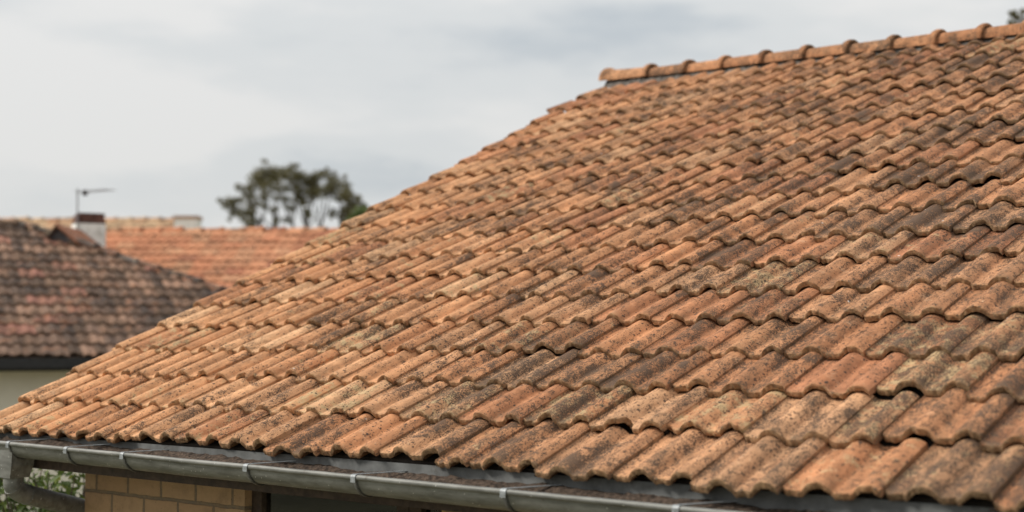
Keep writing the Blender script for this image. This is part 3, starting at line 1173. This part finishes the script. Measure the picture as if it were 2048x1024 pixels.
topA = min(hipA(h0[0] - .3), 5.9)
topA = plane_hit(0, 449, bA)[1]
s_foot = h0[0] - h0[1] / slope
fieldA = MB()
tile_field(fieldA, bA, s_foot + .2, int(topA / TILE_GAUGE) + 1, inside=lambda s, t: t < min(topA, hipA(s)) - .05, cols=6, palette=mossy_palette(), wear=(.55, .4), pale=(.05, .2), jitter=.02, tw=1, patchy=True)
roofA = fieldA.build('roof', M_TILE_FAR, houseA, origin=startA)


def ptA(s, t, n=0.):
    return bA[0] + s * bA[1] + t * bA[2] + n * bA[3]


s_top = h0[0] + (topA - h0[1]) / slope
caps = MB()
small_caps(caps, (ptA(s_top, topA, .03), ptA(s_foot, .0, .03)), tints=(np.array([(.10, .09, .085), (.26, .24, .23), (.07, .06, .055), (.20, .11, .08)]), np.array([.4, .12, .3, .18])), r=.055)
caps.build('hip_tile_row', M_TILE_FAR, roofA, origin=ptA(s_top, topA))
caps = MB()
small_caps(caps, (ptA(0, topA, .02), ptA(s_top, topA, .02)), tints=mossy_palette(), r=.075)
caps.build('ridge_tile_row', M_TILE_FAR, roofA, origin=ptA(0, topA))
# slopes turned away from us and the sheathing
sA = MB()
up_hA = np.cross((0, 0, 1.), dA)
topL, topR = ptA(0, topA, -.02), ptA(s_top, topA, -.02)
runA = topA * math.cos(R(25))
botR = ptA(s_foot, 0, -.03)
backR = botR + up_hA * (2 * runA)
backL = ptA(0, 0, -.03) + up_hA * (2 * runA)
att = dict(tint=(.14, .09, .065), wear=.6, pale=.2, seed=.3, lip=0.)
sA.add([ptA(0, .02, -.03), botR, topR, topL], [(0, 1, 2, 3)], **att)
sA.add([botR, backR, topR], [(0, 1, 2)], **att)
sA.add([backR, backL, topL, topR], [(0, 1, 2, 3)], **att)
sA.build('far_slopes', M_TILE_FAR, roofA, origin=topR)
wA = MB()
frA = (np.array((*startA[:2], 0)) + up_hA * .45, dA, up_hA, np.array((0, 0, 1.)))
wA.box((.1, 0, GROUND_Z), (s_foot - .4, 2 * runA - .9, startA[2] - .16), frame=frA)
wA.build('wall', M_WHITE_WALL, houseA, origin=(*startA[:2], GROUND_Z))
gA = MB()
frG = (startA, dA, up_hA, np.array((0, 0, 1.)))
gA.box((0, -.11, -.16), (s_foot + .1, .03, -.02), frame=frG)
gA.box((0, .032, -.20), (s_foot, .5, -.163), frame=frG)
gA.build('gutter', M_BLACK, houseA, origin=startA)

# its chimney with an aerial
chB = at(181, 494, 24.5)
cw_ = 58 / F_PX * 24.5
frC = (chB, dA, up_hA, np.array((0, 0, 1.)))
ch = MB()
hC = (494 - 447) / F_PX * 24.5
ch.box((-cw_ / 2, -.02, -.9), (cw_ / 2, .48, hC), frame=frC)
chim = ch.build('chimney', M_CHIM, roofA, origin=chB)
ch = MB()
ch.box((-cw_ / 2 + .03, .01, hC + .002), (cw_ / 2 - .02, .45, hC + .15), frame=frC)
ch.box((-cw_ / 2 + .0, -.01, hC + .003), (cw_ / 2 + .0, .47, hC + .05), frame=frC)
ch.box((-cw_ / 2 + .05, .03, hC + .152), (cw_ / 2 - .01, .44, hC + .185), frame=frC)
ch.build('chimney_cap', M_CHIM_CAP, roofA, origin=chB)
an = MB()
a0, a1 = at(155, 470, 24.4), at(155, 377, 24.4)
an.tube([a0, a1], .013, 8)
antA = an.build('antenna', M_STEEL, houseA, origin=a0)
an = MB()
b0, b1 = at(152, 385, 24.4), at(227, 379, 24.0)
an.tube([b0, b1], .006, 6)
bd = (b1 - b0) / np.linalg.norm(b1 - b0)
perp = np.cross(bd, (0, 0, 1.))
perp /= np.linalg.norm(perp)
for k in range(9):
    p = b0 + (b1 - b0) * (.12 + .1 * k)
    an.tube([p - perp * .16, p + perp * .16], .004, 5)
an.build('boom', M_STEEL, antA, origin=b0)
an = MB()
c0 = at(170, 385, 24.4)
an.box((-.035, -.03, -.05), (.035, .03, .04), frame=(c0, bd, perp, np.array((0, 0, 1.))))
an.build('dipole_box', M_BLACK, antA, origin=c0)
# small gabled dormer beside the chimney
dm = MB()
g0, g1, g2 = at(90, 487, 23.2), at(117, 448, 23.2), at(160, 484, 23.2)
deep = CF * 1.6
over = -CF * .12
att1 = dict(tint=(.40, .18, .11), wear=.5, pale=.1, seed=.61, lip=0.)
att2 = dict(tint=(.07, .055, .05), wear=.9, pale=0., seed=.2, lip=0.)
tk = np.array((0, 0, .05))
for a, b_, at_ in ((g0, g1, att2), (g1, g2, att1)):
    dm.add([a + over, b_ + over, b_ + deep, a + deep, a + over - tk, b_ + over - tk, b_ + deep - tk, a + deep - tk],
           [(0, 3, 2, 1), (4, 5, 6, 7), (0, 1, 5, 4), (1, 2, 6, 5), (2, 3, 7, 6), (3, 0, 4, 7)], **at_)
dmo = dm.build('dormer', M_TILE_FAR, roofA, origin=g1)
dm = MB()
dn = np.array((0, 0, .6))
dm.add([g0 - tk, g1 - tk, g2 - tk, g2 - dn, g0 - dn, g0 - tk + deep, g1 - tk + deep, g2 - tk + deep, g2 - dn + deep, g0 - dn + deep],
       [(0, 1, 2, 3, 4), (5, 9, 8, 7, 6), (0, 4, 9, 5), (2, 7, 8, 3)])
dm.build('dormer_wall', simple('slate_cheek', (.12, .115, .125), .8), roofA, origin=g0)


def back_house(label, ridge_l, ridge_r, depth, dz, angle, n_course, palette, wear, pale, over_l=0.):
    d = dir_from(angle)
    P = at(ridge_l[0], ridge_l[1], depth)
    Q_ = (ridge_r[0] - ridge_l[0]) / F_PX * depth / math.cos(angle)
    Lw = n_course * TILE_GAUGE
    pitch = R(25)
    up_h = np.cross((0, 0, 1.), d)
    O = P - up_h * Lw * math.cos(pitch) - np.array((0, 0, Lw * math.sin(pitch)))
    h = thing('house', (*O[:2], GROUND_Z), label, 'house', GROUP_H)
    b = roof_basis(O, d, pitch)
    fm = MB()
    tile_field(fm, b, Q_, n_course, cols=5, palette=palette, wear=wear, pale=pale)
    rf = fm.build('roof', M_TILE_FAR, h, origin=O)
    cm = MB()
    small_caps(cm, (P + np.array((0, 0, -.03)), P + d * Q_ + np.array((0, 0, -.03))), r=.10, tints=palette, every=.40)
    cm.build('ridge_tile_row', M_TILE_FAR, rf, origin=P)
    sm = MB()
    run = Lw * math.cos(pitch)
    at_ = dict(tint=palette[0][0], wear=.3, pale=.1, seed=.4, lip=0.)
    A0, A1 = O - np.array((0, 0, .03)), O + d * Q_ - np.array((0, 0, .03))
    B0, B1 = A0 + up_h * 2 * run, A1 + up_h * 2 * run
    T0, T1 = P - np.array((0, 0, .04)), P + d * Q_ - np.array((0, 0, .04))
    sm.add([A0, A1, T1, T0], [(0, 1, 2, 3)], **at_)
    sm.add([B1, B0, T0, T1], [(0, 1, 2, 3)], **at_)
    sm.build('far_slope', M_TILE_FAR, rf, origin=T0)
    wm = MB()
    dn = np.array((0, 0, 1.))
    fr = (np.array((*O[:2], 0)), d, up_h, dn)
    prof = [(.4, GROUND_Z), (2 * run - .4, GROUND_Z), (2 * run - .4, O[2] + .08), (run, P[2] - .12), (.4, O[2] + .08)]
    V = [fr[0] + d * .15 + up_h * a + dn * z for a, z in prof] + [fr[0] + d * (Q_ - .15) + up_h * a + dn * z for a, z in prof]
    k = len(prof)
    wm.add(V, [tuple(range(k))[::-1], tuple(range(k, 2 * k))] + [(i, (i + 1) % k, k + (i + 1) % k, k + i) for i in range(k)])
    wm.build('wall', M_WHITE_WALL, h, origin=(*O[:2], GROUND_Z))
    return h, rf, b, P, d, up_h, Q_


hB = back_house('house with long clean orange tiled roof, running behind the white chimney', (120, 463), (900, 457), 29.0, 0, R(-2), 15, clean_palette(), (.12, .2), (.1, .15))
hC_ = back_house('farthest house with pale tan roof ridge and a small white chimney at its end', (-120, 440), (352, 440), 41.0, 0, R(0), 12, tan_palette(), (.2, .2), (.3, .3))
# stubby white chimney at the right end of the farthest ridge
c0 = at(371, 464, 38.5)
wC = 46 / F_PX * 38.5
frC = (c0, dir_from(0), np.cross((0, 0, 1.), dir_from(0)), np.array((0, 0, 1.)))
ch = MB()
ch.box((-wC / 2, 0, -2.2), (wC / 2, .55, .36), frame=frC)
ch.build('chimney', M_CHIM, hC_[1], origin=c0)
ch = MB()
ch.box((-wC / 2 - .03, -.03, .362), (wC / 2 + .03, .58, .44), frame=frC)
ch.build('chimney_cap', simple('chimney_slab', (.42, .26, .17), .9), hC_[1], origin=c0)

# ------------------------------------------------------------------ trees
def leaf_cards(mb, centres, radii, per, size, rg, squash=.7):
    V, F, A = [], [], []
    for c, r in zip(centres, radii):
        n = int(per * r * r) + 6
        for _ in range(n):
            d = rg.normal(size=3)
            d /= np.linalg.norm(d)
            p = c + d * r * rg.uniform(.25, 1.0) ** .7 * np.array((1, 1, squash))
            nrm = d * .6 + rg.normal(size=3) * .6 + np.array((0, 0, .5))
            nrm /= np.linalg.norm(nrm)
            a = np.cross(nrm, rg.normal(size=3))
            a /= np.linalg.norm(a)
            b_ = np.cross(nrm, a)
            s = size * rg.uniform(.6, 1.35)
            k = len(V)
            V += [p - a * s, p - a * .2 * s + b_ * s * .42, p + a * s, p - a * .1 * s - b_ * s * .42]
            F.append((k, k + 1, k + 2, k + 3))
            A += [rg.random()] * 4
    mb.add(np.array(V), F, 0, False, rnd=np.array(A))


def limb(mb, a, b_, r0, r1, rg, n=6, bend=.12):
    a, b_ = np.asarray(a, float), np.asarray(b_, float)
    L = np.linalg.norm(b_ - a)
    k = rg.normal(size=3) * bend * L
    pts = [a + (b_ - a) * u + k * math.sin(math.pi * u) * .5 for u in np.linspace(0, 1, n)]
    mb.tube(pts, [r0 + (r1 - r0) * u for u in np.linspace(0, 1, n)], 8, cap=False)
    return pts


# umbrella shaped tree behind the orange ridge
TD = 62.0
rg = np.random.default_rng(5)
base = at(596, 690, TD)
base[2] = GROUND_Z
tree = thing('tree', base, 'dark umbrella-shaped tree with open crown rising behind the orange ridge', 'tree')
tb = MB()
fork = at(596, 560, TD)
limb(tb, base, fork, .34, .26, rg, bend=.02)
clumps, rad = [], []
# (pixel of a clump, radius in pixels)
spec = [(458, 407, 14), (470, 420, 13), (488, 432, 12), (500, 447, 11), (497, 385, 15), (512, 366, 18), (505, 405, 16), (500, 425, 12), (520, 350, 16), (541, 345, 16), (556, 352, 17), (570, 345, 14),
        (540, 372, 14), (560, 378, 12), (585, 350, 15), (603, 357, 16), (622, 362, 15), (634, 352, 11), (648, 347, 9), (663, 350, 11), (668, 368, 14),
        (655, 378, 14), (690, 372, 13), (692, 388, 13), (675, 390, 14), (705, 398, 13), (714, 412, 14), (700, 420, 14), (688, 432, 12), (665, 424, 9),
        (600, 385, 15), (585, 372, 14), (600, 402, 12), (620, 390, 13), (640, 385, 12), (530, 412, 9), (548, 420, 8), (582, 416, 9), (515, 443, 8), (618, 430, 7), (626, 378, 14),
        (553, 440, 7), (577, 440, 7), (530, 392, 10), (612, 420, 6), (723, 424, 10), (575, 400, 8), (527, 362, 15), (479, 375, 8), (476, 400, 8)]
for px, py, r in spec:
    c = at(px, py, TD + rg.normal(0, .9))
    clumps.append(c)
    rad.append(r / F_PX * TD * 1.30)
hubs = [at(512, 470, TD + .3), at(548, 460, TD - .5), at(585, 450, TD + .6), at(612, 455, TD - .3), at(640, 460, TD + .2), at(690, 470, TD - .3)]
for h_ in hubs:
    limb(tb, fork, h_, .11, .06, rg, bend=.10)
for c, r in zip(clumps, rad):
    if rg.random() < .8:
        h_ = min(hubs, key=lambda q: np.linalg.norm((q - c) * np.array((1, 1, .35))))
        limb(tb, h_, c, .036, .012, rg, bend=.16)
tb.build('trunk', M_BARK, tree, origin=base)
cr = MB()
extra, erad = [], []
for k in range(70):
    i = rg.integers(len(clumps))
    d = rg.normal(size=3)
    extra.append(clumps[i] + d / np.linalg.norm(d) * rad[i] * rg.uniform(.8, 1.5))
    erad.append(rad[i] * rg.uniform(.25, .5))
leaf_cards(cr, clumps + extra, rad + erad, 1500, .075, rg, squash=.9)
cr.build('crown', M_LEAF, tree, origin=at(596, 390, TD))

# fresher green tree lower down at the roof's verge
TD2 = 55.0
base = at(735, 690, TD2)
base[2] = GROUND_Z
tree2 = thing('tree', base, 'fresh green tree peeping just over the verge of the near roof', 'tree')
tb = MB()
limb(tb, base, at(735, 480, TD2), .2, .1, rg, bend=.03)
spec = [(716, 428, 16), (730, 422, 14), (705, 445, 16), (735, 440, 20), (750, 450, 18), (690, 458, 14), (722, 455, 18)]
cl2 = [at(px, py, TD2 + rg.normal(0, .5)) for px, py, r in spec]
rd2 = [r / F_PX * TD2 for px, py, r in spec]
for c in cl2:
    limb(tb, at(735, 490, TD2), c, .07, .02, rg)
tb.build('trunk', M_BARK, tree2, origin=base)
cr = MB()
leaf_cards(cr, cl2, rd2, 2200, .08, rg, squash=.9)
cr.build('crown', leaf_material('fresh_foliage', (.06, .085, .025), (.10, .14, .035), (.16, .2, .05)), tree2, origin=cl2[0])

# tall tree beyond the ridge, top right
TD3 = 32.0
base = at(2085, 690, TD3)
base[2] = GROUND_Z
tree3 = thing('tree', base, 'tall dark tree whose top shows beyond the ridge, at top right', 'tree')
tb = MB()
limb(tb, base, at(2085, 120, TD3), .3, .09, rg, bend=.02)
spec = [(2025, 27, 9), (2020, 45, 7), (2034, 34, 8), (2032, 52, 9), (2046, 22, 7), (2052, 40, 10), (2040, 60, 9), (2062, 26, 10), (2075, 10, 14), (2090, 30, 20), (2075, 55, 18), (2105, 0, 18), (2120, 40, 20), (2050, 80, 14),
        (2090, 90, 26), (2140, 80, 26), (2060, 120, 20), (2120, 140, 30)]
cl3 = [at(px, py, TD3 + rg.normal(0, .5)) for px, py, r in spec]
rd3 = [r / F_PX * TD3 for px, py, r in spec]
for c in cl3:
    limb(tb, at(2085, 150, TD3), c, .05, .012, rg)
tb.build('trunk', M_BARK, tree3, origin=base)
cr = MB()
leaf_cards(cr, cl3, rd3, 6000, .05, rg, squash=.9)
cr.build('crown', M_LEAF, tree3, origin=cl3[0])

# leafy shrub beyond the corner of the house
SD = 9.4
base = at(70, 1100, SD)
base[2] = GROUND_Z
bush = thing('bush', base, 'leafy green shrub below the gutter, beside the corner of the block wall', 'bush')
sb = MB()
lv = MB()
tips = []
for k in range(95):
    px = rg.uniform(-70, 190)
    py = rg.uniform(935, 1130) + (18 if px > 120 else 0)
    if px < 45 and py < 985 and rg.random() < .6:
        py += 50
    tips.append(at(px, py, SD + rg.normal(.3, .45)))
for p in tips:
    limb(sb, base + rg.normal(size=3) * np.array((.25, .25, 0)), p, .014, .004, rg, bend=.1)
sb.build('stem', M_BARK, bush, origin=base)
V, F, A = [], [], []
for p in tips:
    for _ in range(rg.integers(9, 16)):
        c = p + rg.normal(size=3) * .085
        nrm = rg.normal(size=3) + np.array((0, 0, .8))
        nrm /= np.linalg.norm(nrm)
        a = np.cross(nrm, rg.normal(size=3))
        a /= np.linalg.norm(a)
        b_ = np.cross(nrm, a)
        s = .038 * rg.uniform(.6, 1.3)
        k = len(V)
        V += [c - a * s, c - a * .3 * s + b_ * s * .45 + nrm * .006, c + a * .35 * s + b_ * s * .38, c + a * s * 1.1 - nrm * .01, c + a * .35 * s - b_ * s * .38, c - a * .3 * s - b_ * s * .45 + nrm * .006]
        F += [(k, k + 1, k + 2, k + 3), (k, k + 3, k + 4, k + 5)]
        A += [rg.random()] * 6
lv.add(np.array(V), F, 0, True, rnd=np.array(A))
lv.build('foliage', M_LEAF_FRESH, bush, origin=at(70, 1000, SD))
